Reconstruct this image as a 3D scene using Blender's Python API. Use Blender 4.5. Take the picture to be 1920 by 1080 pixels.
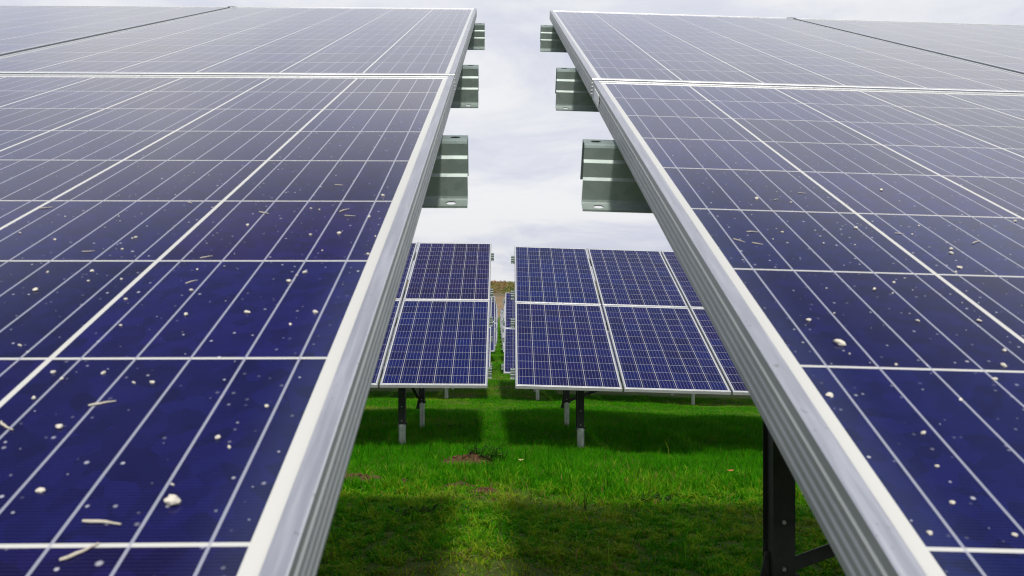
import bpy, bmesh, math, random
import numpy as np
from mathutils import Matrix, Vector, Euler, noise

# ------------------------------------------------------------------ clear
for o in list(bpy.data.objects):
    bpy.data.objects.remove(o, do_unlink=True)
scene = bpy.context.scene
col = scene.collection
R = math.radians
Z0 = 1.2                      # height of the lens above the local zero level
rnd = random.Random(7)
nrng = np.random.default_rng(11)

# ------------------------------------------------------------------ camera
cam_data = bpy.data.cameras.new("camera")
cam = bpy.data.objects.new("camera", cam_data)
col.objects.link(cam)
cam.location = (0, 0, Z0)
cam.rotation_euler = (R(90), 0, 0)
cam_data.sensor_width = 36.0
cam_data.lens = 36.0 * 1515.0 / 1920.0
cam_data.clip_start = 0.02
cam_data.clip_end = 4000
cam_data.dof.use_dof = True
cam_data.dof.focus_distance = 4.5
cam_data.dof.aperture_fstop = 22.0
scene.camera = cam

# ------------------------------------------------------------------ sun + sky
SUN_EL, SUN_AZ = R(52.5), R(6.5)   # sun behind the camera, slightly to the right
sun_data = bpy.data.lights.new("sun", 'SUN')
sun_data.energy = 3.3
sun_data.angle = R(3.6)
sun_data.color = (1.0, 0.95, 0.87)
sun = bpy.data.objects.new("sun", sun_data)
col.objects.link(sun)
to_sun = Vector((math.sin(SUN_AZ) * math.cos(SUN_EL), -math.cos(SUN_AZ) * math.cos(SUN_EL), math.sin(SUN_EL)))
sun.rotation_euler = to_sun.to_track_quat('Z', 'Y').to_euler()
sun.location = (0, 0, 30)

world = bpy.data.worlds.new("World")
scene.world = world
world.use_nodes = True
wt = world.node_tree
wt.nodes.clear()


def N(t, typ, **kw):
    n = t.nodes.new(typ)
    for k, v in kw.items():
        if k.startswith('i_'):
            n.inputs[k[2:].replace('_', ' ')].default_value = v
        else:
            setattr(n, k, v)
    return n


def math_node(t, op, a, b=None, c=None):
    n = t.nodes.new('ShaderNodeMath')
    n.operation = op
    for i, v in enumerate((a, b, c)):
        if v is None:
            continue
        if isinstance(v, (int, float)):
            n.inputs[i].default_value = v
        else:
            t.links.new(v, n.inputs[i])
    return n.outputs[0]


def mix_col(t, fac, a, b, blend='MIX'):
    n = t.nodes.new('ShaderNodeMix')
    n.data_type = 'RGBA'
    n.blend_type = blend
    n.clamp_factor = True
    for sock, v in ((n.inputs[0], fac), (n.inputs[6], a), (n.inputs[7], b)):
        if isinstance(v, (int, float)):
            sock.default_value = v
        elif isinstance(v, tuple):
            sock.default_value = (v[0], v[1], v[2], 1)
        else:
            t.links.new(v, sock)
    return n.outputs[2]


def smooth(t, v, lo, hi, a=0.0, b=1.0):
    n = t.nodes.new('ShaderNodeMapRange')
    n.interpolation_type = 'SMOOTHSTEP'
    n.inputs[1].default_value = lo
    n.inputs[2].default_value = hi
    n.inputs[3].default_value = a
    n.inputs[4].default_value = b
    t.links.new(v, n.inputs[0])
    return n.outputs[0]


def build_world():
    t = wt
    out = N(t, 'ShaderNodeOutputWorld')
    bg = N(t, 'ShaderNodeBackground')
    sky = N(t, 'ShaderNodeTexSky', sky_type='NISHITA', sun_disc=False)
    sky.sun_elevation = SUN_EL
    sky.sun_rotation = R(180) - SUN_AZ
    sky.air_density = 1.2
    sky.dust_density = 1.5
    tc = N(t, 'ShaderNodeTexCoord')
    sep = N(t, 'ShaderNodeSeparateXYZ')
    t.links.new(tc.outputs['Generated'], sep.inputs[0])
    zc = math_node(t, 'MAXIMUM', sep.outputs[2], 0.0)
    den = math_node(t, 'ADD', zc, 0.16)
    px = math_node(t, 'DIVIDE', sep.outputs[0], den)
    py = math_node(t, 'DIVIDE', sep.outputs[1], den)
    comb = N(t, 'ShaderNodeCombineXYZ')
    t.links.new(px, comb.inputs[0])
    t.links.new(py, comb.inputs[1])

    def nz(scale, detail, rough, dist, off):
        mp = N(t, 'ShaderNodeMapping')
        mp.inputs['Location'].default_value = off
        t.links.new(comb.outputs[0], mp.inputs[0])
        n = N(t, 'ShaderNodeTexNoise')
        n.inputs['Scale'].default_value = scale
        n.inputs['Detail'].default_value = detail
        n.inputs['Roughness'].default_value = rough
        n.inputs['Distortion'].default_value = dist
        t.links.new(mp.outputs[0], n.inputs['Vector'])
        return n.outputs[0]
    big = nz(0.55, 6, 0.55, 0.4, (3.1, 1.7, 0))
    fine = nz(1.7, 8, 0.6, 0.6, (9.0, 4.0, 2))
    shade = math_node(t, 'ADD', math_node(t, 'MULTIPLY', big, 0.6), math_node(t, 'MULTIPLY', fine, 0.4))
    sh = smooth(t, shade, 0.40, 0.60)
    # clouds in units that the 0.1 background strength turns into radiance
    cloud = mix_col(t, sh, (6.5, 6.8, 8.0), (8.8, 8.9, 9.1))
    gap = smooth(t, big, 0.36, 0.60)                       # thinner places where blue comes through
    # the deck is bright low down and on the sun's side; away from the sun it opens to a deeper blue-grey
    high = smooth(t, sep.outputs[2], 0.50, 0.68)
    away = smooth(t, sep.outputs[1], -0.25, 0.25)
    openness = math_node(t, 'MULTIPLY', math_node(t, 'MULTIPLY', high, away), math_node(t, 'SUBTRACT', 1.0, math_node(t, 'MULTIPLY', gap, 0.18)))
    cover = math_node(t, 'SUBTRACT', 1.0, openness)
    lowband = smooth(t, sep.outputs[2], 0.015, 0.14, 0.93, 1.0)
    sunside = smooth(t, sep.outputs[1], -0.15, -0.75, 1.0, 1.8)
    lowband = math_node(t, 'MULTIPLY', lowband, sunside)
    cl2 = N(t, 'ShaderNodeVectorMath', operation='SCALE')
    t.links.new(cloud, cl2.inputs[0])
    t.links.new(lowband, cl2.inputs['Scale'])
    dark = mix_col(t, 0.6, sky.outputs[0], (1.0, 1.15, 1.75))
    c = mix_col(t, cover, dark, cl2.outputs[0])
    t.links.new(c, bg.inputs[0])
    bg.inputs[1].default_value = 0.1
    t.links.new(bg.outputs[0], out.inputs[0])


build_world()
world.cycles.sampling_method = 'AUTOMATIC'

vs = scene.view_settings
vs.view_transform = 'Standard'
vs.look = 'None'
vs.exposure = 0.0
vs.gamma = 1.0
vs.use_curve_mapping = False
scene.cycles.max_bounces = 8
scene.cycles.transparent_max_bounces = 8
scene.cycles.caustics_reflective = False
scene.cycles.caustics_refractive = False
scene.cycles.use_denoising = True
scene.cycles.denoiser = 'OPENIMAGEDENOISE'
scene.cycles.denoising_input_passes = 'RGB_ALBEDO_NORMAL'
scene.cycles.denoising_prefilter = 'ACCURATE'
scene.cycles.pixel_filter_type = 'BLACKMAN_HARRIS'
scene.cycles.filter_width = 1.15
scene.cycles.sample_clamp_indirect = 4.0


# ------------------------------------------------------------------ scene-graph helpers
def tag(o, label=None, cat=None, group=None, kind=None):
    if label:
        o['label'] = label
    if cat:
        o['category'] = cat
    if group:
        o['group'] = group
    if kind:
        o['kind'] = kind
    return o


def empty(name, loc):
    o = bpy.data.objects.new(name, None)
    o.empty_display_size = 0.2
    col.objects.link(o)
    o.location = loc
    return o


def link(name, mesh, parent=None, mat4=None):
    o = bpy.data.objects.new(name, mesh)
    col.objects.link(o)
    if parent is not None:
        o.parent = parent
    if mat4 is not None:
        o.matrix_local = mat4
    return o


class MB:
    """collects shapes into one mesh"""

    def __init__(self):
        self.v, self.f, self.mi, self.sm = [], [], [], []

    def add(self, vs, fs, mi=0, smooth=False):
        b = len(self.v)
        self.v += [tuple(p) for p in vs]
        for f in fs:
            self.f.append(tuple(b + i for i in f))
            self.mi.append(mi)
            self.sm.append(smooth)

    def box(self, lo, hi, mi=0, m=None):
        x0, y0, z0 = lo
        x1, y1, z1 = hi
        vs = [(x0, y0, z0), (x1, y0, z0), (x1, y1, z0), (x0, y1, z0), (x0, y0, z1), (x1, y0, z1), (x1, y1, z1), (x0, y1, z1)]
        if m is not None:
            vs = [tuple(m @ Vector(p)) for p in vs]
        self.add(vs, [(0, 3, 2, 1), (4, 5, 6, 7), (0, 1, 5, 4), (1, 2, 6, 5), (2, 3, 7, 6), (3, 0, 4, 7)], mi)

    def tube(self, a, b, r0, r1=None, n=16, mi=0, cap=True, smooth=True):
        a, b = Vector(a), Vector(b)
        r1 = r0 if r1 is None else r1
        d = (b - a).normalized()
        x = d.orthogonal().normalized()
        y = d.cross(x)
        vs = []
        for c, r in ((a, r0), (b, r1)):
            for k in range(n):
                t = 2 * math.pi * k / n
                vs.append(c + (x * math.cos(t) + y * math.sin(t)) * r)
        self.add(vs, [(k, (k + 1) % n, n + (k + 1) % n, n + k) for k in range(n)], mi, smooth)
        if cap:
            self.add(vs[:n], [tuple(range(n - 1, -1, -1))], mi)
            self.add(vs[n:], [tuple(range(n))], mi)

    def sweep(self, prof, a, b, up, mi=0):
        """closed 2-D profile (s,t) swept from a to b; t along up"""
        a, b, up = Vector(a), Vector(b), Vector(up)
        d = (b - a).normalized()
        side = d.cross(up).normalized()
        up = side.cross(d).normalized()
        n = len(prof)
        vs = [p + side * s + up * t for p in (a, b) for s, t in prof]
        self.add(vs, [(k, (k + 1) % n, n + (k + 1) % n, n + k) for k in range(n)], mi)
        self.add(vs[:n], [tuple(range(n - 1, -1, -1))], mi)
        self.add(vs[n:], [tuple(range(n))], mi)

    def mesh(self, name, mats):
        me = bpy.data.meshes.new(name)
        me.from_pydata(self.v, [], self.f)
        for m in (mats if isinstance(mats, (list, tuple)) else [mats]):
            me.materials.append(m)
        me.polygons.foreach_set('material_index', self.mi)
        me.polygons.foreach_set('use_smooth', self.sm)
        bm = bmesh.new()
        bm.from_mesh(me)
        bmesh.ops.recalc_face_normals(bm, faces=bm.faces)
        bm.to_mesh(me)
        bm.free()
        me.update()
        return me


def np_mesh(name, verts, faces, mat, smooth=False, attr=None):
    """verts (n,3), faces (m,k) numpy -> mesh"""
    me = bpy.data.meshes.new(name)
    nv, nf, k = len(verts), len(faces), faces.shape[1]
    me.vertices.add(nv)
    me.vertices.foreach_set('co', verts.astype(np.float32).ravel())
    me.loops.add(nf * k)
    me.loops.foreach_set('vertex_index', faces.astype(np.int32).ravel())
    me.polygons.add(nf)
    me.polygons.foreach_set('loop_start', np.arange(0, nf * k, k, dtype=np.int32))
    me.polygons.foreach_set('loop_total', np.full(nf, k, dtype=np.int32))
    me.polygons.foreach_set('use_smooth', np.full(nf, smooth, dtype=bool))
    me.materials.append(mat)
    if attr is not None:
        a = me.attributes.new('tint', 'FLOAT', 'POINT')
        a.data.foreach_set('value', attr.astype(np.float32))
    me.update(calc_edges=True)
    me.validate()
    return me


def new_mat(name):
    m = bpy.data.materials.new(name)
    m.use_nodes = True
    t = m.node_tree
    p = t.nodes['Principled BSDF']
    return m, t, p


# ------------------------------------------------------------------ materials
PW, PL, GAP = 0.992, 1.956, 0.02          # panel width, length, gap between panels
CPX, CPY = 0.1594, 0.15875                # pitch of the cells
MX, MY = 0.0195, 0.0265                   # margin from panel edge to first cell
CELLW, CELLH = 0.1559, 0.1563


def make_cell_material():
    m, t, p = new_mat("solar_cells")
    tc = N(t, 'ShaderNodeTexCoord')
    info = N(t, 'ShaderNodeObjectInfo')
    sep = N(t, 'ShaderNodeSeparateXYZ')
    t.links.new(tc.outputs['Object'], sep.inputs[0])
    u, v = sep.outputs[0], sep.outputs[1]
    cu = math_node(t, 'DIVIDE', math_node(t, 'SUBTRACT', u, MX), CPX)
    cv = math_node(t, 'DIVIDE', math_node(t, 'SUBTRACT', v, MY), CPY)
    iu, iv = math_node(t, 'FLOOR', cu), math_node(t, 'FLOOR', cv)
    fu, fv = math_node(t, 'SUBTRACT', cu, iu), math_node(t, 'SUBTRACT', cv, iv)

    def inside(val, lo, hi):
        return math_node(t, 'MULTIPLY', math_node(t, 'GREATER_THAN', val, lo), math_node(t, 'LESS_THAN', val, hi))
    cell = math_node(t, 'MULTIPLY', inside(fu, 0.0, CELLW / CPX), inside(fv, 0.0, CELLH / CPY))
    cell = math_node(t, 'MULTIPLY', cell, inside(iu, -0.5, 5.5))
    cell = math_node(t, 'MULTIPLY', cell, inside(iv, -0.5, 11.5))
    # five ribbons per cell, running over the row gaps as well
    bu = math_node(t, 'FRACT', math_node(t, 'MULTIPLY', fu, 5.0 * CPX / CELLW))
    bar = math_node(t, 'MULTIPLY', math_node(t, 'LESS_THAN', math_node(t, 'ABSOLUTE', math_node(t, 'SUBTRACT', bu, 0.5)), 0.023),
                    inside(fu, 0.0, CELLW / CPX))
    bar = math_node(t, 'MULTIPLY', bar, inside(iu, -0.5, 5.5))
    bar = math_node(t, 'MULTIPLY', bar, inside(cv, -0.03, 12.01))
    # solder dots where the ribbon crosses the row gap look a little darker
    fing = math_node(t, 'FRACT', math_node(t, 'MULTIPLY', v, 1.0 / 0.0021))
    fing = math_node(t, 'LESS_THAN', fing, 0.09)
    # cell to cell colour
    cid = N(t, 'ShaderNodeCombineXYZ')
    t.links.new(iu, cid.inputs[0])
    t.links.new(iv, cid.inputs[1])
    t.links.new(math_node(t, 'MULTIPLY', info.outputs['Random'], 57.0), cid.inputs[2])
    wn = N(t, 'ShaderNodeTexWhiteNoise', noise_dimensions='3D')
    t.links.new(cid.outputs[0], wn.inputs[0])
    wsep = N(t, 'ShaderNodeSeparateColor')
    t.links.new(wn.outputs['Color'], wsep.inputs[0])
    # polycrystalline grain
    vor = N(t, 'ShaderNodeTexVoronoi')
    vor.inputs['Scale'].default_value = 95.0
    t.links.new(tc.outputs['Object'], vor.inputs['Vector'])
    vsep = N(t, 'ShaderNodeSeparateColor')
    t.links.new(vor.outputs['Color'], vsep.inputs[0])
    n1 = N(t, 'ShaderNodeTexNoise')
    n1.inputs['Scale'].default_value = 5.0
    n1.inputs['Detail'].default_value = 3.0
    off = N(t, 'ShaderNodeVectorMath', operation='ADD')
    t.links.new(tc.outputs['Object'], off.inputs[0])
    offv = N(t, 'ShaderNodeCombineXYZ')
    t.links.new(math_node(t, 'MULTIPLY', info.outputs['Random'], 41.0), offv.inputs[0])
    t.links.new(offv.outputs[0], off.inputs[1])
    t.links.new(off.outputs[0], n1.inputs['Vector'])
    csep = N(t, 'ShaderNodeSeparateColor')
    t.links.new(info.outputs['Color'], csep.inputs[0])
    hue = math_node(t, 'ADD', math_node(t, 'MULTIPLY', wsep.outputs[0], 0.35),
                    math_node(t, 'ADD', math_node(t, 'MULTIPLY', csep.outputs[0], 0.6), math_node(t, 'MULTIPLY', smooth(t, n1.outputs[0], 0.3, 0.7), 0.12)))
    base = mix_col(t, hue, (0.0012, 0.0075, 0.072), (0.0075, 0.0022, 0.042))
    grain = math_node(t, 'ADD', 0.72, math_node(t, 'MULTIPLY', vsep.outputs[0], 0.5))
    sc = N(t, 'ShaderNodeVectorMath', operation='SCALE')
    t.links.new(base, sc.inputs[0])
    t.links.new(math_node(t, 'MULTIPLY', grain, math_node(t, 'ADD', 0.8, math_node(t, 'MULTIPLY', wsep.outputs[1], 0.45))), sc.inputs['Scale'])
    c = mix_col(t, math_node(t, 'MULTIPLY', fing, 0.10), sc.outputs[0], (0.25, 0.28, 0.35))
    c = mix_col(t, cell, (0.50, 0.495, 0.46), c)
    c = mix_col(t, math_node(t, 'MULTIPLY', bar, math_node(t, 'SUBTRACT', 0.97, math_node(t, 'MULTIPLY', math_node(t, 'SUBTRACT', 1.0, cell), 0.3))), c, (0.26, 0.27, 0.33))
    # dust: dried rain spots of two sizes plus a thin film; the edge band is separate
    spots = None
    for scale, thr, rad, seed in ((46.0, 0.62, 0.048, 0.0), (95.0, 0.78, 0.085, 3.3), (70.0, 0.84, 0.075, 6.2), (19.0, 0.92, 0.026, 8.1)):
        mp = N(t, 'ShaderNodeVectorMath', operation='ADD')
        mp.inputs[1].default_value = (seed, seed * 1.7, seed)
        t.links.new(off.outputs[0], mp.inputs[0])
        vo = N(t, 'ShaderNodeTexVoronoi', voronoi_dimensions='2D')
        vo.inputs['Scale'].default_value = scale
        t.links.new(mp.outputs[0], vo.inputs['Vector'])
        cs = N(t, 'ShaderNodeSeparateColor')
        t.links.new(vo.outputs['Color'], cs.inputs[0])
        on = math_node(t, 'GREATER_THAN', cs.outputs[0], thr)
        r = math_node(t, 'MULTIPLY', math_node(t, 'ADD', 0.4, cs.outputs[1]), rad)
        disc = math_node(t, 'SUBTRACT', 1.0, math_node(t, 'DIVIDE', vo.outputs['Distance'], r))
        disc = math_node(t, 'MULTIPLY', smooth(t, disc, 0.0, 0.6), on)
        disc = math_node(t, 'MULTIPLY', disc, math_node(t, 'ADD', 0.10, math_node(t, 'MULTIPLY', math_node(t, 'POWER', cs.outputs[2], 2.0), 0.85)))
        spots = disc if spots is None else math_node(t, 'MAXIMUM', spots, disc)
    c = mix_col(t, spots, c, (0.46, 0.46, 0.50))
    n2 = N(t, 'ShaderNodeTexNoise')
    n2.inputs['Scale'].default_value = 3.0
    n2.inputs['Detail'].default_value = 6.0
    n2.inputs['Roughness'].default_value = 0.65
    t.links.new(off.outputs[0], n2.inputs['Vector'])
    film = math_node(t, 'MULTIPLY', smooth(t, n2.outputs[0], 0.35, 0.75), 0.006)
    eu = math_node(t, 'MINIMUM', math_node(t, 'SUBTRACT', u, 0.011), math_node(t, 'SUBTRACT', PW - 0.011, u))
    edge = math_node(t, 'MULTIPLY', smooth(t, math_node(t, 'ADD', eu, math_node(t, 'MULTIPLY', n2.outputs[0], 0.02)), 0.012, 0.052, 1.0, 0.0), 0.035)  # paler bluish band towards both long edges
    film = math_node(t, 'ADD', film, edge)
    c = mix_col(t, film, c, (0.40, 0.50, 0.62))
    t.links.new(c, p.inputs['Base Color'])
    p.inputs['IOR'].default_value = 1.33
    t.links.new(math_node(t, 'ADD', 0.09, math_node(t, 'MULTIPLY', spots, 0.5)), p.inputs['Roughness'])
    p.inputs['Specular IOR Level'].default_value = 0.5
    return m


def make_alu():
    m, t, p = new_mat("anodised_aluminium")
    tc = N(t, 'ShaderNodeTexCoord')
    mp = N(t, 'ShaderNodeMapping')
    mp.inputs['Scale'].default_value = (60, 3, 60)
    t.links.new(tc.outputs['Object'], mp.inputs[0])
    n = N(t, 'ShaderNodeTexNoise')
    n.inputs['Scale'].default_value = 4.0
    n.inputs['Detail'].default_value = 5.0
    t.links.new(mp.outputs[0], n.inputs['Vector'])
    c = mix_col(t, n.outputs[0], (0.68, 0.69, 0.72), (0.76, 0.765, 0.79))
    g = N(t, 'ShaderNodeTexNoise')
    g.inputs['Scale'].default_value = 7.0
    g.inputs['Detail'].default_value = 9.0
    g.inputs['Roughness'].default_value = 0.75
    t.links.new(tc.outputs['Object'], g.inputs['Vector'])
    c = mix_col(t, smooth(t, g.outputs[0], 0.52, 0.78, 0.0, 0.30), c, (0.42, 0.39, 0.33))
    g2 = N(t, 'ShaderNodeTexNoise')
    g2.inputs['Scale'].default_value = 160.0
    g2.inputs['Detail'].default_value = 3.0
    t.links.new(tc.outputs['Object'], g2.inputs['Vector'])
    c = mix_col(t, smooth(t, g2.outputs[0], 0.66, 0.74, 0.0, 0.45), c, (0.30, 0.27, 0.22))
    t.links.new(c, p.inputs['Base Color'])
    p.inputs['Metallic'].default_value = 0.85
    t.links.new(smooth(t, n.outputs[0], 0.3, 0.7, 0.36, 0.48), p.inputs['Roughness'])
    return m


def make_zinc(name, a, b, metal, rough, scale=9.0):
    m, t, p = new_mat(name)
    tc = N(t, 'ShaderNodeTexCoord')
    vor = N(t, 'ShaderNodeTexVoronoi')
    vor.inputs['Scale'].default_value = scale * 8
    t.links.new(tc.outputs['Object'], vor.inputs['Vector'])
    n = N(t, 'ShaderNodeTexNoise')
    n.inputs['Scale'].default_value = scale
    n.inputs['Detail'].default_value = 6.0
    t.links.new(tc.outputs['Object'], n.inputs['Vector'])
    vs_ = N(t, 'ShaderNodeSeparateColor')
    t.links.new(vor.outputs['Color'], vs_.inputs[0])
    f = math_node(t, 'ADD', math_node(t, 'MULTIPLY', vs_.outputs[0], 0.40), math_node(t, 'MULTIPLY', smooth(t, n.outputs[0], 0.3, 0.7), 0.60))
    t.links.new(mix_col(t, f, a, b), p.inputs['Base Color'])
    p.inputs['Metallic'].default_value = metal
    t.links.new(smooth(t, n.outputs[0], 0.25, 0.75, rough - 0.06, rough + 0.1), p.inputs['Roughness'])
    return m


def make_plain(name, c, rough=0.6, metal=0.0, var=0.25, scale=30.0):
    m, t, p = new_mat(name)
    tc = N(t, 'ShaderNodeTexCoord')
    n = N(t, 'ShaderNodeTexNoise')
    n.inputs['Scale'].default_value = scale
    n.inputs['Detail'].default_value = 5.0
    t.links.new(tc.outputs['Object'], n.inputs['Vector'])
    lo = tuple(x * (1 - var) for x in c)
    hi = tuple(min(1, x * (1 + var)) for x in c)
    t.links.new(mix_col(t, smooth(t, n.outputs[0], 0.3, 0.7), lo, hi), p.inputs['Base Color'])
    p.inputs['Roughness'].default_value = rough
    p.inputs['Metallic'].default_value = metal
    return m


def make_ground():
    m, t, p = new_mat("turf_soil")
    tc = N(t, 'ShaderNodeTexCoord')
    n = N(t, 'ShaderNodeTexNoise')
    n.inputs['Scale'].default_value = 0.9
    n.inputs['Detail'].default_value = 8.0
    n.inputs['Roughness'].default_value = 0.6
    t.links.new(tc.outputs['Object'], n.inputs['Vector'])
    n2 = N(t, 'ShaderNodeTexNoise')
    n2.inputs['Scale'].default_value = 28.0
    n2.inputs['Detail'].default_value = 8.0
    n2.inputs['Roughness'].default_value = 0.7
    t.links.new(tc.outputs['Object'], n2.inputs['Vector'])
    green = mix_col(t, n2.outputs[0], (0.034, 0.058, 0.005), (0.095, 0.150, 0.013))
    soil = mix_col(t, n2.outputs[0], (0.045, 0.028, 0.010), (0.13, 0.082, 0.032))
    c = mix_col(t, smooth(t, n.outputs[0], 0.56, 0.74), green, soil)
    t.links.new(c, p.inputs['Base Color'])
    p.inputs['Roughness'].default_value = 0.95
    p.inputs['Specular IOR Level'].default_value = 0.2
    bp = N(t, 'ShaderNodeBump')
    bp.inputs['Strength'].default_value = 0.8
    bp.inputs['Distance'].default_value = 0.02
    t.links.new(n2.outputs[0], bp.inputs['Height'])
    t.links.new(bp.outputs[0], p.inputs['Normal'])
    return m


def make_leaf(name, ramp, trans=0.35):
    """ramp: list of (pos, colour) over the per-blade tint"""
    m, t, p = new_mat(name)
    a = N(t, 'ShaderNodeAttribute', attribute_name='tint')
    cr = N(t, 'ShaderNodeValToRGB')
    e = cr.color_ramp.elements
    e[0].position, e[0].color = ramp[0][0], (*ramp[0][1], 1)
    e[1].position, e[1].color = ramp[-1][0], (*ramp[-1][1], 1)
    for pos, c in ramp[1:-1]:
        x = e.new(pos)
        x.color = (*c, 1)
    t.links.new(a.outputs['Fac'], cr.inputs[0])
    t.links.new(cr.outputs[0], p.inputs['Base Color'])
    p.inputs['Roughness'].default_value = 0.65
    p.inputs['Specular IOR Level'].default_value = 0.05
    out = t.nodes['Material Output']
    tr = N(t, 'ShaderNodeBsdfTranslucent')
    t.links.new(cr.outputs[0], tr.inputs[0])
    mx = N(t, 'ShaderNodeMixShader')
    mx.inputs[0].default_value = trans
    t.links.new(p.outputs[0], mx.inputs[1])
    t.links.new(tr.outputs[0], mx.inputs[2])
    t.links.new(mx.outputs[0], out.inputs[0])
    return m


M_cell = make_cell_material()
M_back = make_plain("white_backsheet", (0.62, 0.62, 0.60), 0.6, 0, 0.05)
M_alu = make_alu()
M_side = make_zinc("shaded_frame_side", (0.33, 0.35, 0.345), (0.40, 0.42, 0.41), 0.5, 0.55, 3)  # same frame aluminium, with the side's shade painted in as a darker colour
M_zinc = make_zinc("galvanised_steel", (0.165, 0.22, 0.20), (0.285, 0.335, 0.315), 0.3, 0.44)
M_pipe = make_zinc("galvanised_pipe", (0.45, 0.47, 0.45), (0.66, 0.68, 0.66), 0.7, 0.38, 14)
M_post = make_zinc("shaded_steel", (0.020, 0.022, 0.020), (0.040, 0.043, 0.040), 0.35, 0.5, 6)  # galvanised steel too; the shade under the tables is put into its colour
M_bolt = make_zinc("bolt_steel", (0.35, 0.35, 0.33), (0.6, 0.6, 0.58), 0.7, 0.4, 40)
M_sticker = make_plain("paper_sticker", (0.75, 0.76, 0.77), 0.5, 0, 0.06)
M_crumb = make_plain("dried_crumb", (0.56, 0.52, 0.44), 0.9, 0, 0.35, 300)
M_crumb_d = make_plain("dark_crumb", (0.06, 0.045, 0.03), 0.9, 0, 0.3, 300)
M_straw = make_plain("dry_straw", (0.46, 0.42, 0.34), 0.85, 0, 0.3, 200)
M_earth = make_plain("dug_earth", (0.075, 0.033, 0.012), 0.95, 0, 0.55, 60)
M_ground = make_ground()

# ------------------------------------------------------------------ the lie of the land (lens at height Z0)
PY = np.array([-40, -5, 0, 8.1, 16, 20, 23.6, 27.5, 31.3, 39, 46.8, 54.5, 62, 70, 85, 110, 140, 400.])
PZ = np.array([0.6, -.62, -1.0, -1.61, -2.2, -2.38, -2.50, -2.68, -2.86, -3.2, -3.5, -3.75, -3.95, -4.1, -4.4, -4.7, -5.0, -6.])


def base_z(y):
    s = 0
    y = np.asarray(y, float)
    acc = np.zeros_like(y)
    for d in (-1.2, -0.6, 0, 0.6, 1.2):
        acc += np.interp(y + d, PY, PZ)
    return acc / 5


def lateral(x):
    x = np.asarray(x, float)
    return np.where(x > 0, -0.03 * np.minimum(x, 12) - 0.004 * np.maximum(x - 12, 0), -0.008 * np.maximum(x, -20))


def bumps(x, y):
    return (0.022 * np.sin(1.9 * x + 0.7 * y) * np.sin(1.3 * y - 0.5 * x + 1.1)
            + 0.012 * np.sin(4.3 * x + 2.0) * np.sin(3.7 * y + 0.4 * x)
            + 0.006 * np.sin(9.1 * x + 3.1 * y) * np.sin(8.3 * y - 2.7 * x))


def zg(x, y):
    return base_z(y) + lateral(x) + bumps(np.asarray(x, float), np.asarray(y, float)) + Z0


def grid_mesh(name, xs, ys, fz, mat):
    X, Y = np.meshgrid(xs, ys)
    V = np.stack([X.ravel(), Y.ravel(), fz(X, Y).ravel()], 1)
    nx, ny = len(xs), len(ys)
    i = np.arange(ny - 1)[:, None] * nx + np.arange(nx - 1)[None, :]
    F = np.stack([i, i + 1, i + nx + 1, i + nx], -1).reshape(-1, 4)
    return np_mesh(name, V, F, mat, True)


gx = np.unique(np.concatenate([np.linspace(-400, -30, 20), np.linspace(-30, -6, 25), np.arange(-6, 8, 0.08), np.linspace(8, 30, 23), np.linspace(30, 400, 20)]))
gy = np.unique(np.concatenate([np.linspace(-40, -2, 20), np.arange(-2, 20, 0.08), np.arange(20, 70, 0.5), np.linspace(70, 150, 20)]))
ground = link("ground", grid_mesh("ground", gx, gy, zg, M_ground))
tag(ground, kind='structure')


# the hillside that closes the aisle: bare brown field, scrub above it
def hill_z(x, y):
    prof = np.interp(y, [128, 140, 172, 205, 235, 262, 300, 420], [-5.4, -4.7, -2.0, 0.0, 1.1, 1.5, 1.0, -4.])
    n = np.zeros_like(prof)
    for k, (fx, fy, a, ph) in enumerate(((.05, .04, .8, 1), (.13, .10, .35, 2), (.31, .27, .12, 3))):
        n += a * np.sin(fx * x + ph) * np.sin(fy * y + 2 * ph)
    return prof + n * np.interp(y, [150, 220], [0.05, 0.45]) - 0.010 * np.clip(x, -300, 300) + Z0


def make_hill_mat():
    m, t, p = new_mat("hill_soil")
    tc = N(t, 'ShaderNodeTexCoord')
    sep = N(t, 'ShaderNodeSeparateXYZ')
    t.links.new(tc.outputs['Object'], sep.inputs[0])
    n = N(t, 'ShaderNodeTexNoise')
    n.inputs['Scale'].default_value = 0.22
    n.inputs['Detail'].default_value = 8.0
    t.links.new(tc.outputs['Object'], n.inputs['Vector'])
    field = mix_col(t, n.outputs[0], (0.13, 0.083, 0.040), (0.24, 0.165, 0.085))
    scrub = mix_col(t, n.outputs[0], (0.055, 0.060, 0.022), (0.16, 0.11, 0.05))
    yy = math_node(t, 'ADD', sep.outputs[1], math_node(t, 'MULTIPLY', n.outputs[0], 14.0))
    t.links.new(mix_col(t, smooth(t, yy, 176, 184), field, scrub), p.inputs['Base Color'])
    p.inputs['Roughness'].default_value = 0.95
    return m


hill = link("hill", grid_mesh("hill", np.unique(np.concatenate([np.linspace(-400, -60, 30), np.arange(-60, 60, 1.5), np.linspace(60, 400, 30)])),
                              np.arange(128, 421, 3.0), hill_z, make_hill_mat()))
tag(hill, kind='structure')


# ------------------------------------------------------------------ panel, frame, purlin meshes
def make_panel_mesh():
    b = MB()
    e = 0.006
    z1, z0 = -0.0016, -0.0066
    vs = [(e, e, z0), (PW - e, e, z0), (PW - e, PL - e, z0), (e, PL - e, z0), (e, e, z1), (PW - e, e, z1), (PW - e, PL - e, z1), (e, PL - e, z1)]
    b.add(vs, [(4, 5, 6, 7)], 0)
    b.add(vs, [(0, 3, 2, 1), (0, 1, 5, 4), (1, 2, 6, 5), (2, 3, 7, 6), (3, 0, 4, 7)], 1)
    # junction box under the panel
    b.box((PW / 2 - .06, PL - .22, z0 - .022), (PW / 2 + .06, PL - .12, z0 - .0002), 1)
    return b.mesh("solar_panel", [M_cell, M_back])


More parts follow.
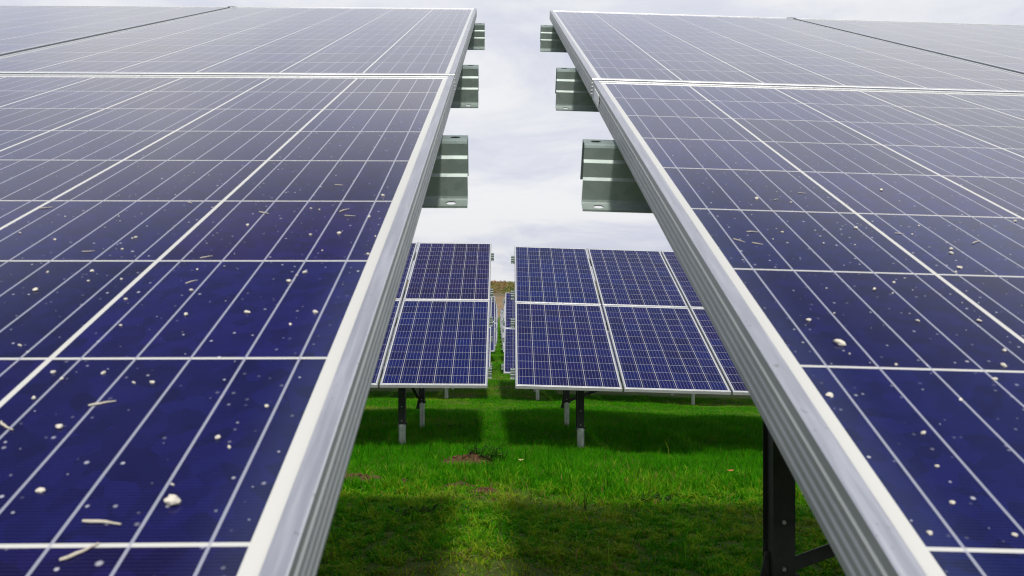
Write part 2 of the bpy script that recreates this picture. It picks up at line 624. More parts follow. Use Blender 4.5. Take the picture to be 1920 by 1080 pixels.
def make_frame_mesh():
    b = MB()
    H = -0.035
    prof = [(0.0008, 0.0), (0.0107, 0.0), (0.0110, -0.0004), (0.0110, -0.0015), (0.0022, -0.0016),
            (0.0022, -0.0335), (0.026, -0.0335), (0.026, H), (0.0006, H)]
    # ribbed outer face, from the bottom up: four narrow raised ridges
    prof.append((0.0, -0.0345))
    for c in (-0.0285, -0.0217, -0.0149, -0.0081):
        prof += [(0.0, c - 0.0010), (-0.0011, c - 0.0005), (-0.0010, c + 0.0001), (0.0, c + 0.0014)]
    prof += [(0.0, -0.0022), (0.0, -0.0008)]
    n = len(prof)
    vs = []
    for cx, cy, sx, sy in ((0, 0, 1, 1), (PW, 0, -1, 1), (PW, PL, -1, -1), (0, PL, 1, -1)):
        for d, hh in prof:
            vs.append((cx + sx * d, cy + sy * d, hh))
    fs = []
    for k in range(4):
        k2 = (k + 1) % 4
        for i in range(n):
            j = (i + 1) % n
            fs.append((k * n + i, k2 * n + i, k2 * n + j, k * n + j))
    b.add(vs, fs)
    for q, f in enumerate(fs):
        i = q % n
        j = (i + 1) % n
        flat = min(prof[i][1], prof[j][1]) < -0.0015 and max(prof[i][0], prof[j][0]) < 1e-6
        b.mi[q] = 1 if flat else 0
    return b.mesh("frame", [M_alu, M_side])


def purlin_profile():
    """outline of the roll-formed sheet in (v,n): foot flange, stepped web, top flange, back leg"""
    c = [(-0.0250, -0.0915), (-0.0245, -0.0885), (-0.004, -0.0855), (-0.0010, -0.0842), (0.0, -0.081),
         (0.0005, -0.052), (0.0035, -0.0485), (0.0040, -0.0480), (0.0043, -0.0265), (0.0075, -0.0228), (0.008, -0.0222),
         (0.0082, -0.0050), (0.0095, -0.0015), (0.013, 0.0), (0.043, 0.0), (0.0455, -0.002), (0.0455, -0.062)]
    pts = [Vector((a, b_)) for a, b_ in c]
    th = 0.0018
    left, right = [], []
    for i, p in enumerate(pts):
        d0 = (pts[i] - pts[i - 1]).normalized() if i else None
        d1 = (pts[i + 1] - pts[i]).normalized() if i < len(pts) - 1 else None
        d = d0 if d1 is None else d1 if d0 is None else (d0 + d1).normalized()
        nn = Vector((-d.y, d.x))
        left.append(p)
        right.append(p - nn * th)
    return left, right


def hole_polys():
    return


def make_purlin_mesh(u0, u1, end_sign):
    """along x from u0 to u1; the end nearest the aisle carries the punched holes"""
    left, right = purlin_profile()
    b = MB()
    prof = left + right[::-1]
    n = len(prof)
    vs = [(x, p.x, p.y) for x in (u0, u1) for p in prof]
    m = len(left)
    # long faces, but leave the top flange and foot flange strips to be punched
    skip = {}
    L_top, L_foot = 13, 1
    for k in range(n):
        k2 = (k + 1) % n
        if k in (L_top, L_foot, n - 2 - L_top, n - 2 - L_foot):
            continue
        b.add([vs[k], vs[k2], vs[n + k2], vs[n + k]], [(0, 1, 2, 3)], 0, False)
    for seg in (L_top, L_foot):
        xh = (u0 if end_sign < 0 else u1) - end_sign * (0.018 if seg == L_top else 0.024)
        for side in (left, right):
            p0, p1 = side[seg], side[seg + 1]
            mid = (p0 + p1) * 0.5
            dv = (p1 - p0)
            ra, rb = 0.0075, 0.0058
            K = 16
            ring = []
            for i in range(K):
                a = 2 * math.pi * i / K
                q = mid + dv.normalized() * (rb * math.sin(a))
                ring.append((xh + ra * math.cos(a), q.x, q.y))
            w = 0.016
            sq = []
            for i in range(K):
                a = 2 * math.pi * i / K
                cx, sy = math.cos(a), math.sin(a)
                s = 1 / max(abs(cx), abs(sy))
                q = mid + dv * (0.5 * sy * s)
                sq.append((xh + w * cx * s, q.x, q.y))
            b.add(ring + sq, [(i, (i + 1) % K, K + (i + 1) % K, K + i) for i in range(K)])
            for xa, xb in ((u0, xh - w), (xh + w, u1)):
                b.add([(xa, p0.x, p0.y), (xb, p0.x, p0.y), (xb, p1.x, p1.y), (xa, p1.x, p1.y)], [(0, 1, 2, 3)])
    for x in (u0, u1):
        for k in range(m - 1):
            b.add([(x, left[k].x, left[k].y), (x, left[k + 1].x, left[k + 1].y), (x, right[k + 1].x, right[k + 1].y), (x, right[k].x, right[k].y)], [(0, 1, 2, 3)])
    me = b.mesh("purlin", [M_zinc])
    bm = bmesh.new()
    bm.from_mesh(me)
    bmesh.ops.remove_doubles(bm, verts=bm.verts, dist=1e-5)
    bmesh.ops.recalc_face_normals(bm, faces=bm.faces)
    bm.to_mesh(me)
    bm.free()
    return me


PANEL_ME = make_panel_mesh()
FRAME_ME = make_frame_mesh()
PURLIN_V = (0.37, 1.552, 2.362, 3.595)
PURLIN_N = -0.0355
RAFT_TOP = PURLIN_N - 0.0922
POST_V = (0.62, 2.86)
UFIRST = {'L': 0.86, 'R': 0.666}


def T(x, y, z):
    return Matrix.Translation((x, y, z))


def rodrigues(rv):
    v = Vector(rv)
    return Matrix.Rotation(v.length, 4, v.normalized())


def c_section(w, d, th):
    """C profile, open towards +s; centred"""
    return [(-w / 2, -d / 2), (w / 2, -d / 2), (w / 2, -d / 2 + th), (-w / 2 + th, -d / 2 + th), (-w / 2 + th, d / 2 - th), (w / 2, d / 2 - th), (w / 2, d / 2), (-w / 2, d / 2)]


def make_post(parent, x, y, ztop, zbot, front, detail):
    """upright of folded steel standing in a galvanised ground pipe (local to the table's empty)"""
    hp = 0.215 if front else 0.32
    b = MB()
    zc = zbot + hp
    w, d, th = 0.066, 0.058, 0.004
    b.box((x - w / 2, y - d / 2, zc), (x + w / 2, y - d / 2 + th, ztop))
    b.box((x - w / 2, y - d / 2 + th + .0004, zc), (x - w / 2 + th, y + d / 2, ztop))
    b.box((x + w / 2 - th, y - d / 2 + th + .0004, zc), (x + w / 2, y + d / 2, ztop))
    b.box((x - w / 2 - .012, y + d / 2 + .0004, zc), (x - w / 2 + .016, y + d / 2 + th, ztop))
    b.box((x + w / 2 - .016, y + d / 2 + .0004, zc), (x + w / 2 + .002, y + d / 2 + th, ztop))
    # bolted collar ears
    b.box((x + w / 2 + .0004, y - .014, zc + .008), (x + w / 2 + .018, y + .014, zc + .026))
    b.box((x - w / 2 - .016, y - .010, zc - .006), (x - w / 2 - .0004, y + .010, zc + .010))
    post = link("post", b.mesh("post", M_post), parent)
    if detail:
        c = MB()
        rr = 0.036 if front else 0.030
        c.tube((x, y, zbot - 0.25), (x, y, zc - .012), rr, rr, 20)
        c.tube((x, y, zc - .0125), (x, y, zc + .012), rr + .004, rr + .003, 20)
        c.tube((x, y - rr - .0035, zc - .035), (x, y - rr + .001, zc - .035), .008, .008, 12)
        link("ground_pipe", c.mesh("ground_pipe", M_pipe), post)
        for zz in (zc + .19, zc + .05):
            e = MB()
            e.tube((x - .002, y - d / 2 - .007, zz), (x - .002, y - d / 2 + .001, zz), .0065, .006, 6, smooth=False)
            link("bolt", e.mesh("bolt", M_bolt), post)
    return post


def bar_mesh(name, a, b_, w, d, up, mat):
    m = MB()
    m.sweep([(-w / 2, -d / 2), (w / 2, -d / 2), (w / 2, d / 2), (-w / 2, d / 2)], a, b_, up)
    return m.mesh(name, mat)


_purlin_cache = {}
HUE = {('L', 1, 0, 0): .8, ('L', 1, 0, 1): .7, ('R', 1, 0, 0): .25, ('R', 1, 0, 1): .4, ('L', 2, 0, 1): 1.0, ('L', 2, 0, 0): .22, ('L', 2, 1, 1): .8, ('L', 2, 1, 0): .4,
       ('R', 2, 0, 1): -.2, ('R', 2, 0, 0): .42, ('R', 2, 1, 1): .25, ('R', 2, 1, 0): .3, ('R', 2, 2, 1): .5, ('R', 2, 2, 0): .5}


def solar_table(side, pos, rv, ncol, label, row):
    s = -1 if side == 'L' else 1
    gx_, gy_ = pos[0], pos[1]
    g0 = float(zg(gx_, gy_ + 0.7))
    root = empty("solar_table", (gx_, gy_, g0))
    tag(root, label, "solar panels", "solar tables on either side of the grass aisle")
    RM = rodrigues(rv)
    base = T(0, 0, pos[2] + Z0 - g0) @ RM
    detail = row <= 3

    def world_pt(u, v, n):
        return base @ Vector((s * u, v, n))
    for c in range(ncol):
        for r in range(2):
            u = c * (PW + GAP)
            jit = rnd.uniform(-.0008, .0008) if c else 0
            x = u if s > 0 else -u - PW
            p = link("solar_panel", PANEL_ME, root, base @ T(x, r * (PL + GAP) + jit, 0))
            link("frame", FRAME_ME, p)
            p.color = (HUE.get((side, row, c, r), rnd.uniform(.2, .75)), 0, 0, 1)
            if side == 'R' and row == 1 and c == 0 and r == 0:
                b = MB()
                b.box((-0.0022, PL - .135, -.026), (-0.0013, PL - .055, -.007))
                link("sticker", b.mesh("sticker", M_sticker), p)
    width = ncol * (PW + GAP)
    prot = 0.037 if side == 'L' else 0.046
    key = (side, ncol)
    if key not in _purlin_cache:
        if s > 0:
            _purlin_cache[key] = make_purlin_mesh(-prot, width + .04, -1)
        else:
            _purlin_cache[key] = make_purlin_mesh(-width - .04, prot, 1)
    for v in PURLIN_V:
        link("purlin", _purlin_cache[key], root, base @ T(0, v, PURLIN_N))
        if row <= 2:
            pv = root.children[-1]
            # bolt through the back leg at the aisle end
            b = MB()
            e0 = prot + .0002 if s < 0 else -prot - .0002
            b.tube((e0 + s * .014, .0458, -.052), (e0 + s * .014, .0560, -.052), .0062, .0058, 6, smooth=False)
            link("bolt", b.mesh("bolt", M_bolt), pv)
            for nn in (-.037, -.067):
                b = MB()
                y0 = .0042 if nn > -.05 else .0002
                b.tube((s * .030, y0 - .0052, nn), (s * .030, y0 + .0002, nn), .0058, .0064, 6, smooth=False)
                link("bolt", b.mesh("bolt", M_bolt), pv)
    # end clamps between neighbouring panels at the top purlin
    if row <= 2:
        b = MB()
        for v in (3.62,):
            u = PW + GAP / 2
            b.box((s * u - .014, 2 * PL + GAP - .030, .0004), (s * u + .014, 2 * PL + GAP + .004, .0034))
        link("clamp", b.mesh("clamp", M_alu), root, base)
    us = [UFIRST[side] + 3.06 * k for k in range(int((width - .3 - UFIRST[side]) // 3.06) + 1)]
    if row >= 6:
        us = us[:1]
    for u in us:
        # sloping rafter under the purlins
        b = MB()
        prof = c_section(0.05, 0.075, 0.004)
        a = Vector((s * u, 0.30, RAFT_TOP - .0378))
        e = Vector((s * u, 3.78, RAFT_TOP - .0378))
        b.sweep(prof, a, e, Vector((0, 0, 1)))
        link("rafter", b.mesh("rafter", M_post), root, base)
        tops = []
        for i, v in enumerate(POST_V):
            q = world_pt(u, v, RAFT_TOP - .079)
            xx, yy = q.x, q.y
            zb = float(zg(gx_ + xx, gy_ + yy)) - g0
            make_post(root, xx, yy, q.z, zb, i == 0, detail)
            tops.append((xx, yy, q.z, zb))
        if row <= 4:
            f, r_ = tops
            # forward brace from the foot of the rear post up to the rafter
            if side == 'L':
                q = world_pt(u, .78, RAFT_TOP - .07)
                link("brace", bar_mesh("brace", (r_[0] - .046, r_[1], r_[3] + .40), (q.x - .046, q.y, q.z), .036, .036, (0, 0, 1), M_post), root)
            # lateral brace rising along the row, outwards from the aisle
            if side == 'R':
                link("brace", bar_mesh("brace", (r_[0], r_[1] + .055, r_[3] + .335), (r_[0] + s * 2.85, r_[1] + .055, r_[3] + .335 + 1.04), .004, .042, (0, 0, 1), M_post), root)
            g = MB()
            gz = r_[3] + .25
            gx2 = r_[0] - .034
            g.add([(gx2 - .045, r_[1] + .002, gz), (gx2, r_[1] + .002, gz), (gx2, r_[1] + .002, gz + .16), (gx2 - .012, r_[1] + .002, gz + .16), (gx2 - .045, r_[1] + .010, gz), (gx2, r_[1] + .010, gz), (gx2, r_[1] + .010, gz + .16), (gx2 - .012, r_[1] + .010, gz + .16)], [(0, 1, 2, 3), (4, 7, 6, 5), (0, 4, 5, 1), (1, 5, 6, 2), (2, 6, 7, 3), (3, 7, 4, 0)])
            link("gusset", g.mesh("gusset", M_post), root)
    return root


ROT = {'L1': (0.3939, 0.0033, 0.0202), 'R1': (0.3941, 0.0294, 0.0038), 'L2': (0.3946, 0.012, 0.0164), 'R2': (0.3854, 0.0325, 0.0058)}
ROWS = [  # y, zL, zR, xL, xR
    (None,) * 5,
    (None,) * 5,
    (15.2, -1.575, -1.585, -0.412, -0.157),
    (22.95, -1.79, -1.80, -0.50, -0.245),
    (30.7, -2.17, -2.19, -0.60, -0.345),
    (38.45, -2.53, -2.55, -0.72, -0.46),
    (46.2, -2.83, -2.86, -0.85, -0.585),
    (53.95, -3.08, -3.11, -0.985, -0.715),
    (61.7, -3.28, -3.31, -1.12, -0.85),
    (69.4, -3.43, -3.46, -1.25, -0.98),
    (77.1, -3.58, -3.61, -1.38, -1.11),
    (84.9, -3.72, -3.75, -1.51, -1.24)]
ORD = ["", "nearest", "second", "third", "fourth", "fifth", "sixth", "seventh", "eighth", "ninth", "tenth", "eleventh", "twelfth"]
TABLES = {}
TABLES['L1'] = solar_table('L', (-0.0715, -0.2905, -0.3532), ROT['L1'], 5, "nearest solar table left of the aisle, its dusty panels filling the left foreground", 1)
TABLES['R1'] = solar_table('R', (0.1496, -0.2791, -0.3585), ROT['R1'], 5, "nearest solar table right of the aisle, its dusty panels filling the right foreground", 1)
TABLES['L2'] = solar_table('L', (-0.2282, 7.4636, -0.8973), ROT['L2'], 6, "second solar table left of the aisle, purplish upper panel, behind the near frame edge", 2)
TABLES['R2'] = solar_table('R', (0.0332, 7.4854, -0.9028), ROT['R2'], 6, "second solar table right of the aisle, blue panels whole in view above two dark posts", 2)
for i in range(3, len(ROWS) + 1):
    y, zl, zr, xl, xr = ROWS[i - 1]
    nc = 6 if i == 3 else 3 if i < 7 else 2
    TABLES['L%d' % i] = solar_table('L', (xl, y, zl), ROT['L2'], nc, "%s solar table back on the left side of the aisle, seen as a sliver" % ORD[i], i)
    TABLES['R%d' % i] = solar_table('R', (xr, y, zr), ROT['R2'], nc, "%s solar table back on the right side of the aisle, seen as a sliver" % ORD[i], i)

# ------------------------------------------------------------------ crumbs and straw lying on the near glass
CL = [(0.064, 0.699), (0.083, 0.673, 'S'), (0.084, 0.656, 'S'), (0.125, 0.768, 'S'), (0.136, 0.746), (0.119, 0.695), (0.203, 0.835), (0.121, 0.879), (0.083, 0.882), (0.039, 0.882), (0.04, 0.765), (0.048, 0.728), (0.118, 0.79), (0.108, 0.79), (0.159, 0.795), (0.167, 0.802), (0.163, 0.774), (0.162, 0.747, 'S'), (0.139, 0.801), (0.156, 0.863), (0.051, 0.864), (0.17, 0.905), (0.056, 0.736), (0.129, 1.098, 'S'), (0.059, 1.106, 'S'), (0.051, 1.09, 'S'), (0.034, 1.088), (0.075, 1.038), (0.052, 1.041), (0.058, 1.0), (0.061, 0.952), (0.069, 0.936), (0.066, 0.947), (0.09, 1.112), (0.082, 1.109), (0.021, 0.992), (0.021, 1.034), (0.079, 1.192, 'S'), (0.134, 1.064), (0.03, 1.154), (0.329, 1.113, 'S'), (0.299, 1.087), (0.314, 1.042), (0.253, 1.088), (0.205, 1.129, 'S'), (0.238, 0.998, 'S'), (0.214, 1.003), (0.217, 1.029), (0.215, 1.031), (0.277, 1.025), (0.216, 0.956), (0.21, 0.937), (0.188, 0.94), (0.141, 0.959), (0.137, 0.935, 'S'), (0.17, 0.904), (0.247, 0.954), (0.238, 0.92), (0.143, 0.985, 'S'), (0.132, 0.92)]
CR = [(0.055, 0.836), (0.046, 0.884), (0.024, 0.784), (0.059, 0.748), (0.156, 0.846), (0.144, 0.826), (0.129, 0.808), (0.078, 0.823), (0.025, 0.67), (0.061, 0.67), (0.045, 0.691), (0.052, 0.719), (0.121, 0.888), (0.068, 0.897), (0.164, 0.891), (0.096, 0.783), (0.041, 1.044, 'S'), (0.055, 1.038, 'S'), (0.072, 1.051), (0.086, 1.071), (0.093, 1.177), (0.112, 1.175, 'S'), (0.124, 1.166), (0.147, 1.202, 'S'), (0.059, 1.069, 'S'), (0.113, 1.044), (0.139, 1.042), (0.079, 0.942), (0.158, 1.089), (0.192, 1.076, 'S'), (0.203, 1.075), (0.251, 1.058, 'S'), (0.221, 1.101), (0.203, 0.993), (0.195, 0.983), (0.135, 0.957), (0.114, 0.942), (0.125, 0.936), (0.238, 1.223), (0.323, 1.124), (0.219, 1.038), (0.214, 1.028), (0.182, 1.11)]


def crumb_mesh(seed, sx, sy, sz, mat):
    bm = bmesh.new()
    bmesh.ops.create_icosphere(bm, subdivisions=2, radius=1.0)
    for v in bm.verts:
        n = noise.noise(v.co * 1.1 + Vector((seed * 3.7, seed, 0)))
        n2 = noise.noise(v.co * 2.7 + Vector((seed, seed * 5.1, 2)))
        v.co *= 1 + 0.45 * n + 0.2 * n2
        v.co = Vector((v.co.x * sx, v.co.y * sy, max(v.co.z, -0.55) * sz))
    zmin = min(v.co.z for v in bm.verts)
    for v in bm.verts:
        v.co.z -= zmin
    me = bpy.data.meshes.new("crumb")
    bm.to_mesh(me)
    bm.free()
    me.materials.append(mat)
    return me


def straw_mesh(seed, length, r, mat):
    rr = random.Random(seed)
    b = MB()
    pts = []
    bend = rr.uniform(-.25, .25)
    for i in range(6):
        t = i / 5 - .5
        pts.append(Vector((t * length, bend * length * (t * t - .25) + rr.uniform(-1, 1) * r * .4, r * .8 + rr.uniform(0, .3) * r)))
    for i in range(5):
        b.tube(pts[i], pts[i + 1], r * (0.75 + 0.25 * math.sin(i)), r * (0.75 + 0.25 * math.sin(i + 1)), 7, cap=True)
    return b.mesh("straw", mat)


CRUMBS = [crumb_mesh(k * 1.3 + .4, 1.0, rnd.uniform(.55, .9), rnd.uniform(.45, .7), M_crumb) for k in range(6)]
STRAWS = [straw_mesh(k, 1.0, rnd.uniform(.038, .06), M_straw) for k in range(5)]


def on_glass(name, mesh, key, u, v, scale, rz, label, cat, group=None):
    s = -1 if key[0] == 'L' else 1
    pos = {'L1': (-0.0715, -0.2905, -0.3532), 'R1': (0.1496, -0.2791, -0.3585)}[key]
    m = T(pos[0], pos[1], pos[2] + Z0) @ rodrigues(ROT[key]) @ T(s * u, v, -0.0015) @ Matrix.Rotation(rz, 4, 'Z') @ Matrix.Diagonal((scale, scale, scale, 1))
    o = link(name, mesh)
    o.matrix_world = m
    tag(o, label, cat, group)
    return o


on_glass("dirt_crumb", crumb_mesh(2.2, 1, .75, .8, M_crumb), 'L1', 0.059, 0.686, 0.0033, 0.3, "largest white crumb on the near left panel, close to its frame", "dirt crumb")
on_glass("dirt_crumb", crumb_mesh(5.2, 1, .6, .5, M_crumb), 'R1', 0.054, 0.850, 0.0036, 2.4, "largest pale crumb on the near right panel, just above a cell line", "dirt crumb")
for key, lst, sd in (('L1', CL, 'left'), ('R1', CR, 'right')):
    for i, a in enumerate(lst):
        if len(a) > 2:
            if key == 'L1' and i == 1:
                ln, rz, lab, g = .0165, -.12, "long straw piece lying almost level on the near left panel's lower part", None
            elif key == 'L1' and i == 2:
                ln, rz, lab, g = .014, .75, "slanting straw piece crossing the lowest cell line of the near left panel", None
            elif key == 'L1' and i == 3:
                ln, rz, lab, g = .013, .35, "straw piece touching a silver ribbon on the near left panel's dark lower cells", None
            else:
                ln, rz = rnd.uniform(.008, .013), rnd.uniform(-.9, .9)
                lab, g = "tiny dry straw bit among the specks on the near %s panel" % sd, "straw bits on the near %s panel" % sd
            on_glass("straw_bit", STRAWS[i % 5], key, a[0], a[1], ln, rz, lab, "straw bit", g)
        else:
            sc = rnd.choice((.0009, .0011, .0013, .0015, .0019))
            on_glass("dirt_crumb", CRUMBS[i % 6], key, a[0], a[1], sc, rnd.uniform(0, 6.3),
                     "tiny pale crumb among the specks on the near %s panel" % sd, "dirt crumb", "pale crumbs on the near %s panel" % sd)

# ------------------------------------------------------------------ grass
M_grass = make_leaf("grass_blades", [(0.0, (0.014, 0.075, 0.001)), (0.35, (0.030, 0.205, 0.001)), (0.62, (0.072, 0.285, 0.003)), (0.82, (0.21, 0.31, 0.014)), (0.90, (0.20, 0.19, 0.04)), (1.0, (0.21, 0.15, 0.06))], 0.35)
MOUNDS = [  # x, y, half width, half depth, height
    (-0.364, 6.95, 0.27, 0.18, 0.065), (-0.383, 5.80, 0.14, 0.10, 0.034), (-0.184, 5.58, 0.11, 0.08, 0.030), (-1.25, 6.05, 0.30, 0.19, 0.045), (-0.78, 5.93, 0.065, 0.05, 0.04)]


def fbm(x, y, s, seed):
    """cheap smooth value noise on arrays"""
    out = np.zeros_like(x)
    amp, tot = 1.0, 0.0
    for o in range(4):
        g = np.random.default_rng(seed + o).random((64, 64))
        xx, yy = x * s, y * s
        xi, yi = np.floor(xx).astype(int), np.floor(yy).astype(int)
        fx, fy = xx - xi, yy - yi
        fx, fy = fx * fx * (3 - 2 * fx), fy * fy * (3 - 2 * fy)
        a, b_, c, d = g[xi % 64, yi % 64], g[(xi + 1) % 64, yi % 64], g[xi % 64, (yi + 1) % 64], g[(xi + 1) % 64, (yi + 1) % 64]
        out += amp * ((a * (1 - fx) + b_ * fx) * (1 - fy) + (c * (1 - fx) + d * fx) * fy)
        tot += amp
        amp *= .55
        s *= 2.1
    return out / tot


def blades(n, x0, x1, y0, y1, hscale, w, keep=None, thin=0.0, spread=.24, bias=0.0):
    x = nrng.uniform(x0, x1, n)
    y = nrng.uniform(y0, y1, n)
    bare = fbm(x, y, 0.9, 50)
    lushness = np.clip((y - 5.0) / 1.0, 0, 1) * np.clip((14.5 - y) / 3.0, 0.35, 1)
    lushness = np.clip(lushness + (fbm(x, y, 1.6, 80) - .5) * 1.2, 0, 1)
    prob = np.clip(1.25 - np.clip((bare - .52) * 7, 0, 1) * (1 - .55 * lushness), .12, 1)
    for mx, my, a, b_, h in MOUNDS:
        d = ((x - mx) / a) ** 2 + ((y - my) / b_) ** 2
        prob *= np.where(d < 1, 0.06, 1)
    tuft = fbm(x, y, 17.0, 71)
    near = np.clip((7.2 - y) / 1.5, 0, 1)
    prob *= 1 - near * .75 * np.clip((.47 - tuft) * 9, 0, 1)
    prob *= 1 - thin * near
    k = nrng.random(n) < prob
    if keep is not None:
        k &= keep(x, y)
    x, y, lu, ba, tuft, near = x[k], y[k], lushness[k], bare[k], tuft[k], near[k]
    n = len(x)
    clump = fbm(x, y, 7.0, 20)
    h = (0.016 + 0.020 * nrng.random(n) + lu * (0.012 + 0.055 * nrng.random(n) ** 1.5)) * (0.55 + 0.9 * clump) * hscale * (1 + near * np.clip((tuft - .5) * 4, -.6, .9))
    tall = nrng.random(n) < 0.006
    h = np.where(tall, h * 2.2, h)
    ww = w * nrng.uniform(.6, 1.3, n)
    ang = nrng.uniform(0, 2 * np.pi, n)
    lean = nrng.uniform(.25, .9, n) * np.where(lu > .5, .8, 1.5)
    la = nrng.uniform(0, 2 * np.pi, n)
    z = zg(x, y) - 0.004
    dx, dy = np.cos(ang) * ww / 2, np.sin(ang) * ww / 2
    lx, ly = np.cos(la) * lean, np.sin(la) * lean
    V = np.empty((n, 5, 3))
    V[:, 0] = np.stack([x - dx, y - dy, z], 1)
    V[:, 1] = np.stack([x + dx, y + dy, z], 1)
    V[:, 2] = np.stack([x + dx * .8 + lx * h * .35, y + dy * .8 + ly * h * .35, z + h * .62], 1)
    V[:, 3] = np.stack([x - dx * .8 + lx * h * .35, y - dy * .8 + ly * h * .35, z + h * .62], 1)
    V[:, 4] = np.stack([x + lx * h, y + ly * h, z + h * (1.02 - .25 * lean)], 1)
    i = np.arange(n)[:, None] * 5
    F = np.concatenate([i + np.array([[0, 1, 2]]), i + np.array([[0, 2, 3]]), i + np.array([[3, 2, 4]])], 1).reshape(-1, 3)
    dry = np.clip((ba - .47) * 4, 0, 1) * (1 - .7 * lu)
    yel = fbm(x, y, 1.1, 33)
    fine = fbm(x, y, 22.0, 61)
    tint = .06 + .34 * clump + .75 * (fine - .42) * (1 - .6 * lu) + .9 * near * (tuft - .48) + spread * nrng.random(n) + .30 * dry + .04 * (1 - lu) + .8 * np.clip(yel - .52, 0, 1) * (1 - lu) + bias
    dead = nrng.random(n) < (.03 + .22 * dry)
    tint = np.where(dead, nrng.uniform(.84, 1.0, n), np.clip(tint, 0, .82))
    return V.reshape(-1, 3), F, np.repeat(tint, 5)


def wedge(pad, lo=-0.235, hi=0.42):
    return lambda x, y: (x > lo * y - pad) & (x < hi * y + pad)


parts = [blades(170000, -2.0, 3.0, 3.0, 7.2, .80, .0105, lambda x, y: wedge(.4)(x, y) & (nrng.random(len(x)) < np.clip((7.2 - y) / 1.6, 0, 1)), 0.0, .52, -.10),
         blades(300000, -2.3, 3.6, 3.0, 8.4, 1.0, .0036, wedge(.45), .45),
         blades(260, -1.6, 2.6, 3.4, 8.0, 3.2, .0045, wedge(.3), 0.0, .05, -.6),
         blades(60000, -5.5, 6.5, -3.0, 3.1, .8, .010),
         blades(90000, -5.5, 7.5, 3.0, 18.0, .9, .012, lambda x, y: ~wedge(.4)(x, y)),
         blades(240000, -3.2, 6.2, 8.4, 17.5, 1.0, .006, wedge(.6, -.2, .36)),
         blades(50000, -1.5, 1.0, 17.5, 42, 1.2, .012),
         blades(30000, -2.2, .6, 42, 108, 1.6, .03)]
VV, FF, TT, o_ = [], [], [], 0
for V, F, t_ in parts:
    VV.append(V)
    FF.append(F + o_)
    TT.append(t_)
    o_ += len(V)
grass = link("grass", np_mesh("grass", np.concatenate(VV), np.concatenate(FF), M_grass, False, np.concatenate(TT)))
tag(grass, "short bright green grass growing over the ground between the solar tables", "grass", kind='stuff')


# dead stalks and clippings strewn in the turf
def litter(n):
    x = nrng.uniform(-2.2, 3.4, n)
    y = nrng.uniform(3.0, 8.0, n)
    bare = fbm(x, y, 0.9, 50)
    k = nrng.random(n) < np.clip((bare - .45) * 5, .04, 1) * np.where(y < 5.6, 1, .25)
    x, y = x[k], y[k]
    n = len(x)
    ln = nrng.uniform(.006, .028, n) * np.where(nrng.random(n) < .012, 3.5, 1)
    a = nrng.uniform(0, np.pi, n)
    w = nrng.uniform(.0015, .004, n)
    z = zg(x, y) + nrng.uniform(.006, .03, n)
    tl = nrng.uniform(-.35, .35, n)
    c, s_ = np.cos(a), np.sin(a)
    V = np.empty((n, 4, 3))
    for j, (e, f) in enumerate(((-1, -1), (1, -1), (1, 1), (-1, 1))):
        V[:, j] = np.stack([x + c * ln / 2 * e - s_ * w / 2 * f, y + s_ * ln / 2 * e + c * w / 2 * f, z + e * tl * ln / 2], 1)
    F = np.arange(n * 4).reshape(-1, 4)
    return V.reshape(-1, 3), F, np.repeat(nrng.random(n), 4)


M_litter = make_leaf("dead_stalks", [(0.0, (0.035, 0.024, 0.012)), (0.7, (0.10, 0.07, 0.035)), (1.0, (0.26, 0.23, 0.12))], 0.1)
V, F, t_ = litter(42000)
lit = link("dead_grass", np_mesh("dead_grass", V, F, M_litter, False, t_))
tag(lit, "brown dead grass stalks and clippings strewn through the turf", "dead grass", kind='stuff')


# ------------------------------------------------------------------ earth mounds, weeds, leaves
def mound_mesh(a, b_, h, seed):
    g = np.random.default_rng(seed)
    nr, na = 12, 44
    vs, fs = [(0, 0, 0)], []
    for i in range(1, nr + 1):
        r = i / nr
        for k in range(na):
            t = 2 * math.pi * k / na
            wob = 1 + .22 * noise.noise(Vector((math.cos(t) * 1.5, math.sin(t) * 1.5, seed)))
            x, y = a * r * wob * math.cos(t), b_ * r * wob * math.sin(t)
            vs.append((x, y, 0))
    out = []
    for x, y, _ in vs:
        q = min(1, math.hypot(x / a, y / b_))
        z = h * (1 - q ** 1.6)
        z += 1.1 * h * noise.noise(Vector((x * 11, y * 11, seed))) * (1.15 - q) + min(.022, .4 * h) * noise.noise(Vector((x * 38, y * 38, seed))) + .008 * noise.noise(Vector((x * 90, y * 90, seed)))
        out.append([x, y, z - (.015 if q > .9 else 0)])
    for k in range(na):
        fs.append((0, 1 + k, 1 + (k + 1) % na))
    for i in range(nr - 1):
        for k in range(na):
            p0, p1 = 1 + i * na + k, 1 + i * na + (k + 1) % na
            fs.append((p0, p0 + na, p1 + na, p1))
    bm = MB()
    bm.add(out, fs, 0, False)
    # loose clods
    for _ in range(int(90 * a / .26)):
        t, r = g.uniform(0, 6.28), math.sqrt(g.uniform(0, 1.0))
        x, y = a * r * math.cos(t), b_ * r * math.sin(t)
        s = g.uniform(.004, .014) * (1.2 if a > .2 else .7)
        zc = h * (1 - min(1, r) ** 1.6) + .4 * s
        pts = []
        for d in ((1, 0, 0), (-1, 0, 0), (0, 1, 0), (0, -1, 0), (0, 0, 1), (0, 0, -1)):
            pts.append((x + d[0] * s * g.uniform(.6, 1.4), y + d[1] * s * g.uniform(.6, 1.4), zc + d[2] * s * g.uniform(.5, 1)))
        bm.add(pts, [(0, 2, 4), (2, 1, 4), (1, 3, 4), (3, 0, 4), (2, 0, 5), (1, 2, 5), (3, 1, 5), (0, 3, 5)])
    return bm.mesh("dirt_mound", M_earth)


